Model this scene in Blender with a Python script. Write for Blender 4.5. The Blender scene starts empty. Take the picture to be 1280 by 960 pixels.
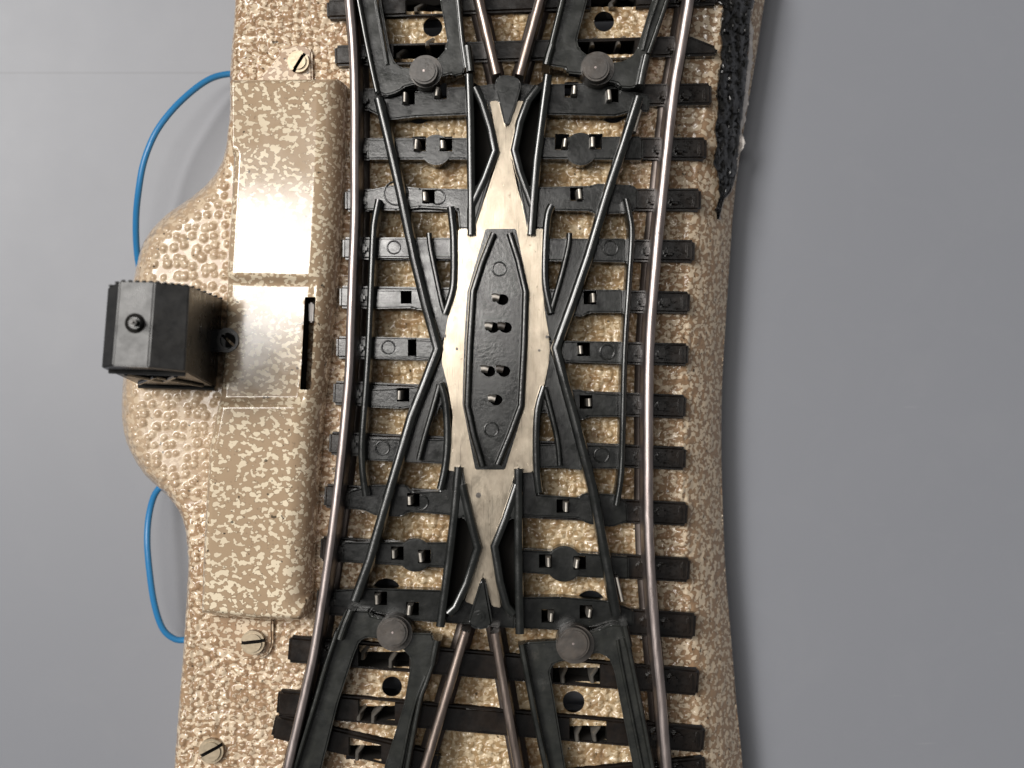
import bpy, bmesh, math, random
import numpy as np
from mathutils import Vector, Matrix

random.seed(7)
rng = np.random.default_rng(11)
S = bpy.context.scene
COL = S.collection

# ------------------------------------------------------------------ camera
CAM_H = 95.0                 # mm above the table
K = 0.000517                 # tangent of the view angle covered by one photo pixel
cam_d = bpy.data.cameras.new('camera')
cam = bpy.data.objects.new('camera', cam_d)
COL.objects.link(cam)
cam.location = (0, 0, CAM_H / 1000)
cam_d.sensor_width = 36.0
cam_d.lens = 36.0 / (1280 * K)
cam_d.clip_start = 0.002
cam_d.clip_end = 20.0
cam_d.dof.use_dof = True
cam_d.dof.focus_distance = (CAM_H - 9.0) / 1000
cam_d.dof.aperture_fstop = 48
S.camera = cam

# ------------------------------------------------------------------ light
S.view_settings.view_transform = 'Standard'
S.view_settings.look = 'None'
S.view_settings.exposure = 0.0
S.view_settings.gamma = 1.0
W = bpy.data.worlds.new('World')
S.world = W
W.use_nodes = True
wn = W.node_tree
bgn = wn.nodes['Background']
bgn.inputs['Color'].default_value = (0.97, 0.98, 1.0, 1)
bgn.inputs['Strength'].default_value = 0.12


def area(name, x, y, z, sx, sy, power, color):
    ld = bpy.data.lights.new(name, 'AREA')
    ld.shape = 'RECTANGLE'
    ld.size, ld.size_y = sx / 1000, sy / 1000
    ld.energy = power
    ld.color = color
    o = bpy.data.objects.new(name, ld)
    COL.objects.link(o)
    o.location = (x / 1000, y / 1000, z / 1000)
    o.rotation_euler = (-o.location).to_track_quat('-Z', 'Y').to_euler()
    return o


panel = area('ceiling_panel_light', -92, 53, 600, 158, 60, 0.80, (1.0, 0.965, 0.92))
panel.rotation_euler = (0, 0, 0)        # lies flat in the ceiling
area('window_side_light', -300, 150, 600, 240, 200, 5.2, (1.0, 0.97, 0.93))


# ------------------------------------------------------------------ helpers
def P(px, py, z):
    """photo measurement at height z (mm above the table) -> metres"""
    f = K * (CAM_H - z)
    return Vector(((px - 640) * f, (480 - py) * f, z)) / 1000.0


def mat(name, color, rough=0.4, metal=0.0, spec=0.5, coat=0.0):
    m = bpy.data.materials.new(name)
    m.use_nodes = True
    b = m.node_tree.nodes['Principled BSDF']
    b.inputs['Base Color'].default_value = (*color, 1)
    b.inputs['Roughness'].default_value = rough
    b.inputs['Metallic'].default_value = metal
    b.inputs['Specular IOR Level'].default_value = spec
    b.inputs['Coat Weight'].default_value = coat
    b.inputs['Coat Roughness'].default_value = 0.15
    return m


class NT:
    def __init__(s, m):
        s.t = m.node_tree
        s.b = s.t.nodes['Principled BSDF']
        s.tc = s.t.nodes.new('ShaderNodeTexCoord')
        mp = s.t.nodes.new('ShaderNodeMapping')
        mp.inputs['Scale'].default_value = (1000, 1000, 1000)   # work in millimetres
        s.t.links.new(s.tc.outputs['Object'], mp.inputs['Vector'])
        s.v = mp.outputs['Vector']

    def stretch(s, sc):
        mp = s.t.nodes.new('ShaderNodeMapping')
        mp.inputs['Scale'].default_value = sc
        s.t.links.new(s.v, mp.inputs['Vector'])
        return mp.outputs['Vector']

    def noise(s, scale, detail=2, rough=0.5, dist=0.0, vec=None):
        n = s.t.nodes.new('ShaderNodeTexNoise')
        n.inputs['Scale'].default_value = scale
        n.inputs['Detail'].default_value = detail
        n.inputs['Roughness'].default_value = rough
        n.inputs['Distortion'].default_value = dist
        s.t.links.new(vec or s.v, n.inputs['Vector'])
        return n.outputs['Fac']

    def voro(s, scale, feature='F1', vec=None):
        n = s.t.nodes.new('ShaderNodeTexVoronoi')
        n.feature = feature
        n.inputs['Scale'].default_value = scale
        s.t.links.new(vec or s.v, n.inputs['Vector'])
        return n.outputs['Distance']

    def ramp(s, fac, stops, interp='LINEAR'):
        n = s.t.nodes.new('ShaderNodeValToRGB')
        n.color_ramp.interpolation = interp
        e = n.color_ramp.elements
        while len(e) < len(stops):
            e.new(0.5)
        for q, (p, c) in zip(e, stops):
            q.position = p
            q.color = (*c, 1) if len(c) == 3 else c
        s.t.links.new(fac, n.inputs['Fac'])
        return n.outputs['Color']

    def mix(s, fac, a, b, mode='MIX'):
        n = s.t.nodes.new('ShaderNodeMix')
        n.data_type = 'RGBA'
        n.blend_type = mode
        for sock, val in ((n.inputs['Factor'], fac), (n.inputs['A'], a), (n.inputs['B'], b)):
            if hasattr(val, 'is_output'):
                s.t.links.new(val, sock)
            elif isinstance(val, (int, float)):
                sock.default_value = val
            else:
                sock.default_value = (*val, 1)
        return n.outputs['Result']

    def math(s, op, a, b=0.0):
        n = s.t.nodes.new('ShaderNodeMath')
        n.operation = op
        for sock, val in ((n.inputs[0], a), (n.inputs[1], b)):
            if hasattr(val, 'is_output'):
                s.t.links.new(val, sock)
            else:
                sock.default_value = val
        return n.outputs[0]

    def bump(s, h, strength, dist_mm):
        n = s.t.nodes.new('ShaderNodeBump')
        n.inputs['Strength'].default_value = strength
        n.inputs['Distance'].default_value = dist_mm / 1000
        s.t.links.new(h, n.inputs['Height'])
        s.t.links.new(n.outputs['Normal'], s.b.inputs['Normal'])

    def put(s, sock, out):
        s.t.links.new(out, s.b.inputs[sock])


G3 = lambda g: (g, g, g)


def printed(name, lo, scale, tan, cream, dark_rim, rough, dirt, bump, inner=False):
    """printed tinplate: cream flecks on tan, brown rims, clear lacquer"""
    m = mat(name, tan, rough, 0, 0.5)
    n = NT(m)
    v = n.stretch((1.0, 1.25, 1.0))
    f = n.noise(scale * 0.9, 1.2, 0.4, 0.5, v)
    wob = n.t.nodes.new('ShaderNodeTexNoise')
    wob.inputs['Scale'].default_value = scale * 1.3
    wob.inputs['Detail'].default_value = 1.0
    n.t.links.new(v, wob.inputs['Vector'])
    va = n.t.nodes.new('ShaderNodeVectorMath')
    va.operation = 'MULTIPLY_ADD'
    n.t.links.new(wob.outputs['Color'], va.inputs[0])
    va.inputs[1].default_value = (0.55 / scale * 2, 0.55 / scale * 2, 0)
    n.t.links.new(v, va.inputs[2])
    f2 = n.math('SUBTRACT', 1.0, n.voro(scale, 'F1', va.outputs[0]))      # one fleck per cell
    fm = n.math('ADD', n.math('MULTIPLY', f, 0.62), n.math('MULTIPLY', f2, 0.38))
    rim = tuple(c * dark_rim for c in tan)
    base = n.ramp(fm, [(0.0, tan), (lo - 0.05, tan), (lo - 0.012, rim), (lo + 0.004, cream), (1.0, cream)])
    pat = n.noise(0.25, 3, 0.6)
    base = n.mix(n.ramp(pat, [(0.35, G3(0)), (0.75, G3(0.35))]), base, (0.36, 0.27, 0.18))
    d = n.noise(0.45, 5, 0.65, 0.5)
    grime = n.math('MULTIPLY', n.ramp(d, [(0.50, G3(0)), (0.72, G3(1))]), dirt)
    if inner:      # grime mostly between the rails; golden-brown shading is painted in there too
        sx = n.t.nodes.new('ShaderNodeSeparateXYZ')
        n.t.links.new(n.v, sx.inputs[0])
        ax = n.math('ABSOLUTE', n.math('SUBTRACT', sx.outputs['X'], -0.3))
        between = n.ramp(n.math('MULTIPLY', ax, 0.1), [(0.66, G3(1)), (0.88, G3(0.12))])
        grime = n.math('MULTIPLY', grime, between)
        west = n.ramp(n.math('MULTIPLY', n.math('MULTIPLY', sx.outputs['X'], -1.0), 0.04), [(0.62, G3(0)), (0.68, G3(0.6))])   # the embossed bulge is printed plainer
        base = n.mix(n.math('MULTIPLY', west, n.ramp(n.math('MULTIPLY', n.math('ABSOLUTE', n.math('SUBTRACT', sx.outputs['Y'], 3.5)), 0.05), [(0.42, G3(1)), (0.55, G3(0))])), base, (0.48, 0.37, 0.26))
        base = n.mix(n.math('MULTIPLY', between, 0.42), base, (0.36, 0.27, 0.125))  # shading between the rails, painted into the colour as golden brown
    base = n.mix(grime, base, (0.15, 0.07, 0.026))
    sp = n.noise(3.2, 1, 0.4)
    base = n.mix(n.math('MULTIPLY', n.ramp(sp, [(0.745, G3(0)), (0.76, G3(1))]), 0.8), base, (0.03, 0.025, 0.018))
    n.put('Base Color', base)
    r = n.noise(0.6, 4, 0.6)
    n.put('Roughness', n.ramp(r, [(0.3, G3(rough * 0.75)), (0.7, G3(rough * 1.3))]))
    if bump:
        n.bump(n.noise(1.7, 3, 0.55), bump, 0.1)
    return m


M = {}
TAN = (0.33, 0.215, 0.125)
CREAM = (0.66, 0.545, 0.385)
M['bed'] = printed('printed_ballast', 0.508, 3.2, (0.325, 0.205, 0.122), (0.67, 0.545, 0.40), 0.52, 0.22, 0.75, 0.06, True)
M['cover'] = printed('printed_cover', 0.536, 3.1, (0.36, 0.26, 0.168), (0.72, 0.62, 0.46), 0.62, 0.10, 0.06, 0.016)


def black(name, c, rough, bstr=0.25, brown=0.0, spec=0.5, wear=0.0):
    m = mat(name, c, rough, 0, spec)
    n = NT(m)
    f = n.noise(1.1, 5, 0.65, 0.3)
    c2 = (c[0] * 2.2 + brown * 0.02, c[1] * 2.1 + brown * 0.008, c[2] * 2.0)
    col = n.ramp(f, [(0.35, c), (0.72, c2)])
    dust = n.noise(7.0, 2, 0.5)
    col = n.mix(n.ramp(dust, [(0.73, G3(0)), (0.80, G3(0.35))]), col, (0.10, 0.085, 0.06))
    if wear:
        w = n.noise(0.9, 6, 0.75, 0.6)
        col = n.mix(n.math('MULTIPLY', n.ramp(w, [(0.60, G3(0)), (0.66, G3(1))]), wear), col, (0.16, 0.14, 0.12))
    n.put('Base Color', col)
    n.put('Roughness', n.ramp(n.noise(0.8, 5, 0.7), [(0.3, G3(rough * 0.7)), (0.72, G3(min(1, rough * 1.5)))]))
    if bstr:
        n.bump(n.noise(4.5, 4, 0.6), bstr, 0.05)
    return m


M['plastic'] = black('black_plastic', (0.0065, 0.007, 0.0067), 0.175, 0.08, 0, 0.5)
M['frame'] = black('black_plastic_frame', (0.0065, 0.0072, 0.0069), 0.19, 0.06, 0, 0.5)
M['tie'] = black('black_lacquered_sleeper', (0.006, 0.0046, 0.0038), 0.175, 0.06, 0.15, 0.5)
M['blade'] = black('blackened_steel', (0.013, 0.014, 0.013), 0.20, 0.1, 0, 0.5, 0.10)
M['rivet'] = black('dark_rivet', (0.033, 0.028, 0.024), 0.30, 0.15, 0, 0.5)
M['lantern'] = black('black_lantern_plastic', (0.011, 0.011, 0.011), 0.29, 0.05, 0, 0.45)
M['tar'] = black('crinkled_black', (0.007, 0.007, 0.007), 0.27, 0.2)
M['hole'] = mat('matte_black_shade', (0.006, 0.005, 0.004), 0.8, 0, 0.2)  # matte black; paints the shade inside holes, also colours the vent collar


def steel(name, a, b, rough, metal, sc, speck=0.0, speckcol=(0.05, 0.035, 0.025)):
    m = mat(name, a, rough, metal)
    n = NT(m)
    v = n.stretch(sc)
    f = n.noise(1.0, 6, 0.7, 0.3, v)
    col = n.ramp(f, [(0.3, a), (0.7, b)])
    if speck:
        s = n.noise(1.6, 6, 0.72, 0.8, n.stretch((1.6, 0.8, 1)))
        col = n.mix(n.math('MULTIPLY', n.ramp(s, [(0.62, G3(0)), (0.69, G3(1))]), speck), col, speckcol)
    n.put('Base Color', col)
    n.put('Roughness', n.ramp(n.noise(1.3, 5, 0.7, 0.2, v), [(0.3, G3(rough * 0.75)), (0.7, G3(rough * 1.35))]))
    n.bump(f, 0.12 if name != 'nickel_plate' else 0.05, 0.05)
    return m


M['rail'] = steel('tinned_rail', (0.20, 0.165, 0.155), (0.40, 0.345, 0.33), 0.33, 0.85, (3, 0.35, 1), 0.5)
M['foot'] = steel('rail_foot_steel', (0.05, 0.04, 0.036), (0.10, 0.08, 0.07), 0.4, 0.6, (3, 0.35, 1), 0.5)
M['copper'] = steel('worn_rail', (0.14, 0.108, 0.093), (0.29, 0.235, 0.205), 0.31, 0.85, (3, 0.35, 1), 0.7)
M['silver'] = steel('nickel_plate', (0.25, 0.208, 0.158), (0.40, 0.345, 0.27), 0.21, 0.66, (1.3, 0.7, 1), 0.9, (0.13, 0.10, 0.07))
M['stud'] = steel('contact_steel', (0.22, 0.20, 0.175), (0.36, 0.335, 0.30), 0.42, 0.7, (2, 2, 2))
M['screw'] = steel('screw_brass', (0.27, 0.22, 0.15), (0.38, 0.31, 0.22), 0.38, 0.6, (2, 2, 2), 0.3)
M['wire'] = mat('blue_insulation', (0.02, 0.165, 0.37), 0.38)
M['chip'] = mat('bare_primer', (0.62, 0.58, 0.55), 0.5)

n = NT(M['silver'])
sv = n.b.inputs['Base Color'].links[0].from_socket
for ang, thr in ((0.25, 0.70), (-0.22, 0.71), (0.05, 0.72)):
    rt = n.t.nodes.new('ShaderNodeMapping')
    rt.inputs['Rotation'].default_value = (0, 0, ang)
    rt.inputs['Scale'].default_value = (16, 0.35, 1)
    n.t.links.new(n.v, rt.inputs['Vector'])
    sc_ = n.noise(1.0, 2, 0.5, 0, rt.outputs['Vector'])
    sv = n.mix(n.ramp(sc_, [(thr - 0.04, G3(0)), (thr, G3(0.55))]), sv, (0.07, 0.055, 0.04))
n.put('Base Color', sv)

t = mat('grey_laminate', (0.17, 0.172, 0.182), 0.45, 0, 0.36)
n = NT(t)
c0 = n.ramp(n.noise(0.035, 3, 0.5), [(0.3, (0.186, 0.193, 0.214)), (0.7, (0.193, 0.200, 0.222))])
c0 = n.mix(n.ramp(n.noise(0.8, 2, 0.5), [(0.80, G3(0)), (0.83, G3(0.35))]), c0, (0.42, 0.42, 0.42))
scr = n.noise(1.0, 3, 0.6, 0.3, n.stretch((0.16, 2.6, 1)))
c0 = n.mix(n.ramp(scr, [(0.70, G3(0)), (0.76, G3(0.10))]), c0, (0.45, 0.45, 0.45))
smu = n.noise(0.22, 5, 0.7, 0.6)
c0 = n.mix(n.ramp(smu, [(0.5, G3(0)), (0.72, G3(0.05))]), c0, (0.30, 0.30, 0.31))
sx = n.t.nodes.new('ShaderNodeSeparateXYZ')
n.t.links.new(n.v, sx.inputs[0])
seam = n.math('LESS_THAN', n.math('ABSOLUTE', n.math('SUBTRACT', sx.outputs['Y'], 19.1)), 0.07)
seam = n.math('MULTIPLY', seam, n.math('LESS_THAN', sx.outputs['X'], -8.0))
c0 = n.mix(n.math('MULTIPLY', seam, 0.16), c0, (0.05, 0.05, 0.05))      # joint between two sheets
n.put('Base Color', c0)
n.put('Roughness', n.ramp(n.noise(0.12, 5, 0.65), [(0.3, G3(0.40)), (0.7, G3(0.435))]))
n.bump(n.noise(14, 3, 0.6), 0.06, 0.02)
M['table'] = t


def obj(name, bm, m, parent=None, smooth=True, label=None):
    me = bpy.data.meshes.new(name)
    bmesh.ops.recalc_face_normals(bm, faces=bm.faces)
    bm.to_mesh(me)
    bm.free()
    ms = m if isinstance(m, (list, tuple)) else [m]
    for q in ms:
        me.materials.append(M[q])
    o = bpy.data.objects.new(name, me)
    COL.objects.link(o)
    if parent:
        o.parent = parent
    if smooth and len(me.polygons):
        me.shade_smooth()
        me.set_sharp_from_angle(angle=math.radians(35))
        for f in me.polygons:
            if abs(f.normal.z) > 0.9995:
                f.use_smooth = False
    if label:
        o['label'] = label
    return o


def prism(bm, poly, z0, z1, bev=0.06, seg=2):
    """traced outline (photo px at height z1), straight sides down to z0, softened top edge"""
    top = [P(x, y, z1) for x, y in poly]
    b2 = bmesh.new()
    vt = [b2.verts.new(p) for p in top]
    f = b2.faces.new(vt)
    r = bmesh.ops.extrude_face_region(b2, geom=[f])
    dz = (z0 - z1) / 1000
    for v in [g for g in r['geom'] if isinstance(g, bmesh.types.BMVert)]:
        v.co.z += dz
    bmesh.ops.recalc_face_normals(b2, faces=b2.faces)
    if bev:
        zt = z1 / 1000
        ed = [e for e in b2.edges if all(abs(v.co.z - zt) < 1e-7 for v in e.verts)]
        ed += [e for e in b2.edges if abs(e.verts[0].co.z - e.verts[1].co.z) > 1e-5]
        bmesh.ops.bevel(b2, geom=ed, offset=bev / 1000, segments=seg, affect='EDGES', clamp_overlap=True)
    join(bm, b2)


def join(bm, b2):
    me = bpy.data.meshes.new('tmp')
    b2.to_mesh(me)
    b2.free()
    bm.from_mesh(me)
    bpy.data.meshes.remove(me)


def cyl(bm, px, py, r, z0, z1, seg=28, bev=0.08, rt=None):
    """upright disc; r in photo px at z1"""
    c = P(px, py, z1)
    R = r * K * (CAM_H - z1) / 1000
    RT = (rt if rt else r) * K * (CAM_H - z1) / 1000
    b2 = bmesh.new()
    bmesh.ops.create_cone(b2, cap_ends=True, segments=seg, radius1=R, radius2=RT, depth=(z1 - z0) / 1000,
                          matrix=Matrix.Translation((c.x, c.y, (z0 + z1) / 2000)))
    if bev:
        ed = [e for e in b2.edges if all(abs(v.co.z - z1 / 1000) < 1e-7 for v in e.verts)]
        bmesh.ops.bevel(b2, geom=ed, offset=bev / 1000, segments=2, affect='EDGES')
    join(bm, b2)


def smooth_path(pts, n=6):
    """Catmull-Rom through traced points"""
    if len(pts) < 3:
        return list(pts)
    p = [pts[0]] + list(pts) + [pts[-1]]
    out = []
    for i in range(1, len(p) - 2):
        a, b, c, d = (np.array(q, float) for q in p[i - 1:i + 3])
        for k in range(n):
            u = k / n
            out.append(tuple(0.5 * ((2 * b) + (-a + c) * u + (2 * a - 5 * b + 4 * c - d) * u * u + (-a + 3 * b - 3 * c + d) * u ** 3)))
    out.append(tuple(pts[-1]))
    return out


def sweep(bm, path, w, z0, z1, rnd=0.35, foot=None, wend=None, zend=None):
    """bar with a rounded top along traced points (px at z1); w in px at z1.
    foot=(width px, thickness mm) adds a rail foot. wend: narrower width at the far end"""
    f1 = K * (CAM_H - z1)
    pts = [Vector(((x - 640) * f1, (480 - y) * f1)) for x, y in path]
    n = len(pts)
    rings = []
    for i, p in enumerate(pts):
        a = (pts[i] - pts[i - 1]).normalized() if i > 0 else None
        b = (pts[i + 1] - pts[i]).normalized() if i < n - 1 else None
        if a is None: a = b
        if b is None: b = a
        tg = (a + b).normalized()
        nrm = Vector((-tg.y, tg.x))
        m = 1.0 / max(0.45, nrm.dot(Vector((-a.y, a.x))))
        u = i / (n - 1)
        ww = (w if wend is None else w + (wend - w) * u) * f1 / 2 * m
        zt = z1 if zend is None else z1 + (zend - z1) * u
        h = zt - z0
        r = min(rnd, h * 0.6)
        if foot:
            fw = foot[0] * f1 / 2 * m
            prof = [(-fw, 0), (-fw, foot[1]), (-ww * 0.75, foot[1] + 0.1), (-ww * 0.72, h - r * 2.0), (-ww, h - r * 1.3), (-ww, h - r * 0.6), (-ww * 0.75, h - r * 0.15), (0, h),
                    (ww * 0.75, h - r * 0.15), (ww, h - r * 0.6), (ww, h - r * 1.3), (ww * 0.72, h - r * 2.0), (ww * 0.75, foot[1] + 0.1), (fw, foot[1]), (fw, 0)]
        else:
            prof = [(-ww, 0), (-ww, h - r), (-ww * 0.82, h - r * 0.35), (-ww * 0.45, h - r * 0.05), (0, h),
                    (ww * 0.45, h - r * 0.05), (ww * 0.82, h - r * 0.35), (ww, h - r), (ww, 0)]
        ring = [bm.verts.new(Vector((p.x + nrm.x * q, p.y + nrm.y * q, z0 + zz)) / 1000) for q, zz in prof]
        rings.append(ring)
    L = len(rings[0])
    for i in range(n - 1):
        for j in range(L):
            k = (j + 1) % L
            bm.faces.new((rings[i][j], rings[i][k], rings[i + 1][k], rings[i + 1][j]))
    bm.faces.new(rings[0][::-1])
    bm.faces.new(rings[-1])


def strip(x0, y0, x1, y1, h):
    """px quad: a straight bar between two points, h px tall"""
    dx, dy = x1 - x0, y1 - y0
    l = math.hypot(dx, dy)
    nx, ny = -dy / l * h / 2, dx / l * h / 2
    return [(x0 + nx, y0 + ny), (x1 + nx, y1 + ny), (x1 - nx, y1 - ny), (x0 - nx, y0 - ny)]


def cut(o, cutter_bm):
    """real hole through boolean difference"""
    me = bpy.data.meshes.new('cutter')
    bmesh.ops.recalc_face_normals(cutter_bm, faces=cutter_bm.faces)
    cutter_bm.to_mesh(me)
    cutter_bm.free()
    me.materials.append(M['hole'])  # cut faces painted black to stand for the shade inside
    co = bpy.data.objects.new('cutter', me)
    COL.objects.link(co)
    md = o.modifiers.new('b', 'BOOLEAN')
    md.operation = 'DIFFERENCE'
    md.solver = 'EXACT'
    md.use_self = True
    md.material_mode = 'TRANSFER'
    md.object = co
    bpy.context.view_layer.update()
    dg = bpy.context.evaluated_depsgraph_get()
    new = bpy.data.meshes.new_from_object(o.evaluated_get(dg))
    o.modifiers.clear()
    old = o.data
    if len(new.polygons) > 3:
        o.data = new
        new.set_sharp_from_angle(angle=math.radians(35))
        for f in new.polygons:
            if abs(f.normal.z) > 0.9995:
                f.use_smooth = False
        new.name = old.name
        bpy.data.meshes.remove(old)
    bpy.data.objects.remove(co)
    bpy.data.meshes.remove(me)


def empty(name, loc=(0, 0, 0)):
    o = bpy.data.objects.new(name, None)
    COL.objects.link(o)
    o.location = loc
    o.empty_display_size = 0.01
    return o


# ------------------------------------------------------------------ table
bm = bmesh.new()
bmesh.ops.create_grid(bm, x_segments=2, y_segments=2, size=0.6)
tb = obj('table_surface', bm, 'table', smooth=False)
tb['kind'] = 'structure'

# ------------------------------------------------------------------ heights (mm)
ZL, ZLR, ZB = 2.6, 3.2, 6.5           # roadbed lip and plateau
ZT = 7.3                    # pressed sleepers
ZP = 7.9                    # plastic tie plates
ZR = 10.0                   # rail head

turnout = empty('slip_turnout')
turnout['label'] = 'three rail slip turnout with speckled tan roadbed and black sleepers, lying on the grey table'
turnout['category'] = 'model track'

# ---------------------------------------------------------------- roadbed
left_out = [(299, -40), (298, 0), (294, 60), (291, 100), (291, 145), (288, 175), (281, 203), (265, 226), (240, 247), (213, 265), (192, 285), (178, 308), (171, 335),
            (164, 370), (158, 420), (155, 470), (153, 505), (154, 530), (160, 555), (170, 575), (184, 595), (203, 612), (220, 628), (232, 646), (238, 668), (240, 700),
            (237, 760), (233, 820), (228, 880), (223, 950), (220, 1000)]
right_out = [(930, 1000), (926, 940), (920, 880), (915, 820), (910, 760), (906, 710), (903, 640), (901, 560), (902, 480), (906, 410), (911, 330), (917, 250), (926, 180), (936, 120), (946, 60), (955, 0), (961, -40)]
L2 = smooth_path(left_out, 5)
R2 = smooth_path(right_out, 5)
OUT = np.array([P(x, y, ZL)[:2] for x, y in L2] + [P(x, y, ZLR)[:2] for x, y in R2]) * 1000
LEFT = np.array([P(x, y, ZL)[:2] for x, y in L2]) * 1000
RIGHT = np.array([P(x, y, ZLR)[:2] for x, y in R2]) * 1000


def inside(X, Y, poly):
    r = np.zeros(X.shape, bool)
    x0, y0 = poly[-1]
    for x1, y1 in poly:
        c = (y0 > Y) != (y1 > Y)
        if c.any() and y1 != y0:
            r ^= c & (X < (x1 - x0) * (Y - y0) / (y1 - y0) + x0)
        x0, y0 = x1, y1
    return r


def near(X, Y, line, closed=False):
    best = np.full(X.shape, 1e9)
    nx, ny = X.copy(), Y.copy()
    pts = list(line) + ([line[0]] if closed else [])
    for (ax, ay), (bx, by) in zip(pts[:-1], pts[1:]):
        dx, dy = bx - ax, by - ay
        l2 = dx * dx + dy * dy + 1e-12
        u = np.clip(((X - ax) * dx + (Y - ay) * dy) / l2, 0, 1)
        qx, qy = ax + u * dx, ay + u * dy
        d = np.hypot(X - qx, Y - qy)
        k = d < best
        best = np.where(k, d, best)
        nx = np.where(k, qx, nx)
        ny = np.where(k, qy, ny)
    return best, nx, ny


def domes(X, Y, cell, seed, r, pw=0.8):
    """pressed pebble bumps: one jittered dome per cell, 0..1"""
    g = np.random.default_rng(seed)
    ix, iy = np.floor(X / cell).astype(int), np.floor(Y / cell).astype(int)
    ox, oy = ix.min() - 2, iy.min() - 2
    J = g.random((ix.max() - ox + 3, iy.max() - oy + 3, 3))
    out = np.zeros(X.shape)
    for a in (-1, 0, 1):
        for b in (-1, 0, 1):
            j = J[ix - ox + a, iy - oy + b]
            cx = (ix + a + 0.18 + 0.64 * j[..., 0]) * cell
            cy = (iy + b + 0.18 + 0.64 * j[..., 1]) * cell
            rr = r * (0.7 + 0.5 * j[..., 2])
            q = np.hypot(X - cx, Y - cy) / rr
            out = np.maximum(out, np.clip(1 - q * q, 0, 1) ** pw * (0.6 + 0.4 * j[..., 2]))
    return out


def sstep(a, b, x):
    u = np.clip((x - a) / (b - a), 0, 1)
    return u * u * (3 - 2 * u)


def px_of(X, Y, z):
    f = K * (CAM_H - z)
    return X / f + 640, 480 - Y / f


def grid_mesh(name, X, Y, Z, keepv, m, parent, smooth=True, label=None):
    """faces whose four corners are kept"""
    nyy, nxx = X.shape
    idx = np.arange(nyy * nxx).reshape(nyy, nxx)
    k = keepv
    fk = k[:-1, :-1] & k[1:, :-1] & k[1:, 1:] & k[:-1, 1:]
    a, b, c, d = idx[:-1, :-1][fk], idx[:-1, 1:][fk], idx[1:, 1:][fk], idx[1:, :-1][fk]
    F = np.stack([a, b, c, d], 1)
    used = np.unique(F)
    re = np.full(nyy * nxx, -1)
    re[used] = np.arange(len(used))
    F = re[F]
    V = np.stack([X.ravel()[used], Y.ravel()[used], Z.ravel()[used]], 1) / 1000
    me = bpy.data.meshes.new(name)
    me.vertices.add(len(V))
    me.vertices.foreach_set('co', V.ravel())
    me.loops.add(F.size)
    me.loops.foreach_set('vertex_index', F.ravel())
    me.polygons.add(len(F))
    me.polygons.foreach_set('loop_start', np.arange(0, F.size, 4))
    me.update(calc_edges=True)
    me.validate()
    for q in (m if isinstance(m, (list, tuple)) else [m]):
        me.materials.append(M[q])
    me.shade_smooth()
    o = bpy.data.objects.new(name, me)
    COL.objects.link(o)
    o.parent = parent
    if label:
        o['label'] = label
    return o


HOLES = [(541, 34, 12), (755, 27, 12.5), (490, 858, 12.5), (717, 877, 13.5), (483, 742, 19), (738, 758, 20), (523, 136, 19), (766, 135, 19)]
POCKETS = [(490, 54, 557, 76), (722, 49, 795, 71), (505, -3, 560, 15), (738, -8, 797, 8), (446, 811, 512, 836), (690, 832, 752, 854), (446, 878, 494, 903), (711, 901, 760, 928), (434, 927, 477, 953)]

STUDS = [(506,121,1),(546,114,1),(718,112,-1),(762,118,1),(520,180,1),(553,180,1),(706,178,-1),(741,177,1),(531,245,1),(725,242,-1),(742,372,-1),(726,437,1),(499,494,1),(737,503,-1),(512,626,1),(708,634,-1),(492,693,1),(526,697,1),(686,703,-1),(721,705,1),(471,750,1),(511,763,1),(689,772,-1),(737,767,-1)]
PITS = [(500, 363, 514, 379), (509, 424, 520, 445)]


def stud_box(x, y, side):
    x0 = x - 4 if side > 0 else x - 12
    return (x0, y - 9, x0 + 16, y + 8)


STUD_BOX = [stud_box(*q) for q in STUDS] + PITS
st = 0.066
gx = np.arange(OUT[:, 0].min() - 0.2, OUT[:, 0].max() + 0.2, st)
gy = np.arange(OUT[:, 1].min() + 0.05, OUT[:, 1].max() - 0.05, st)
X, Y = np.meshgrid(gx, gy)
ins = inside(X, Y, OUT)
dl, lx, ly = near(X, Y, LEFT)
dr, rx, ry = near(X, Y, RIGHT)
PX, PY = px_of(X, Y, 5.0)
# profile width of the shoulder
wl = 1.0 + 1.3 * sstep(150, 300, PY) * (1 - sstep(520, 690, PY))
hl = np.clip(dl / wl, 0, 1)
hl = 1 - (1 - hl) ** 2.8
hr = np.clip(dr / 2.7, 0, 1)
hr = 1 - (1 - hr) ** 1.35
H = np.minimum(ZL + (ZB - ZL) * hl, ZLR + (ZB - ZLR) * hr)
PXb, PYb = px_of(X, Y, ZB)
hill = sstep(330, 290, PXb) * sstep(150, 230, PYb) * (1 - sstep(600, 690, PYb))
amp = 0.18 * (1 - 0.75 * sstep(850, 872, PXb)) * np.clip(np.minimum(dl, dr) / 0.5, 0.15, 1)
bump = domes(X, Y, 0.52, 3, 0.26)
bump2 = domes(X + 3.1, Y + 1.7, 0.36, 5, 0.17)
bumph = domes(X + 1.3, Y + 0.4, 0.57, 8, 0.22, 0.5)
H = H + amp * ((1 - hill) * (bump + 0.35 * bump2) + hill * 0.85 * bumph)
H = H + 0.05 * np.sin(X * 0.9 + 1) * np.sin(Y * 0.7)
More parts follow.
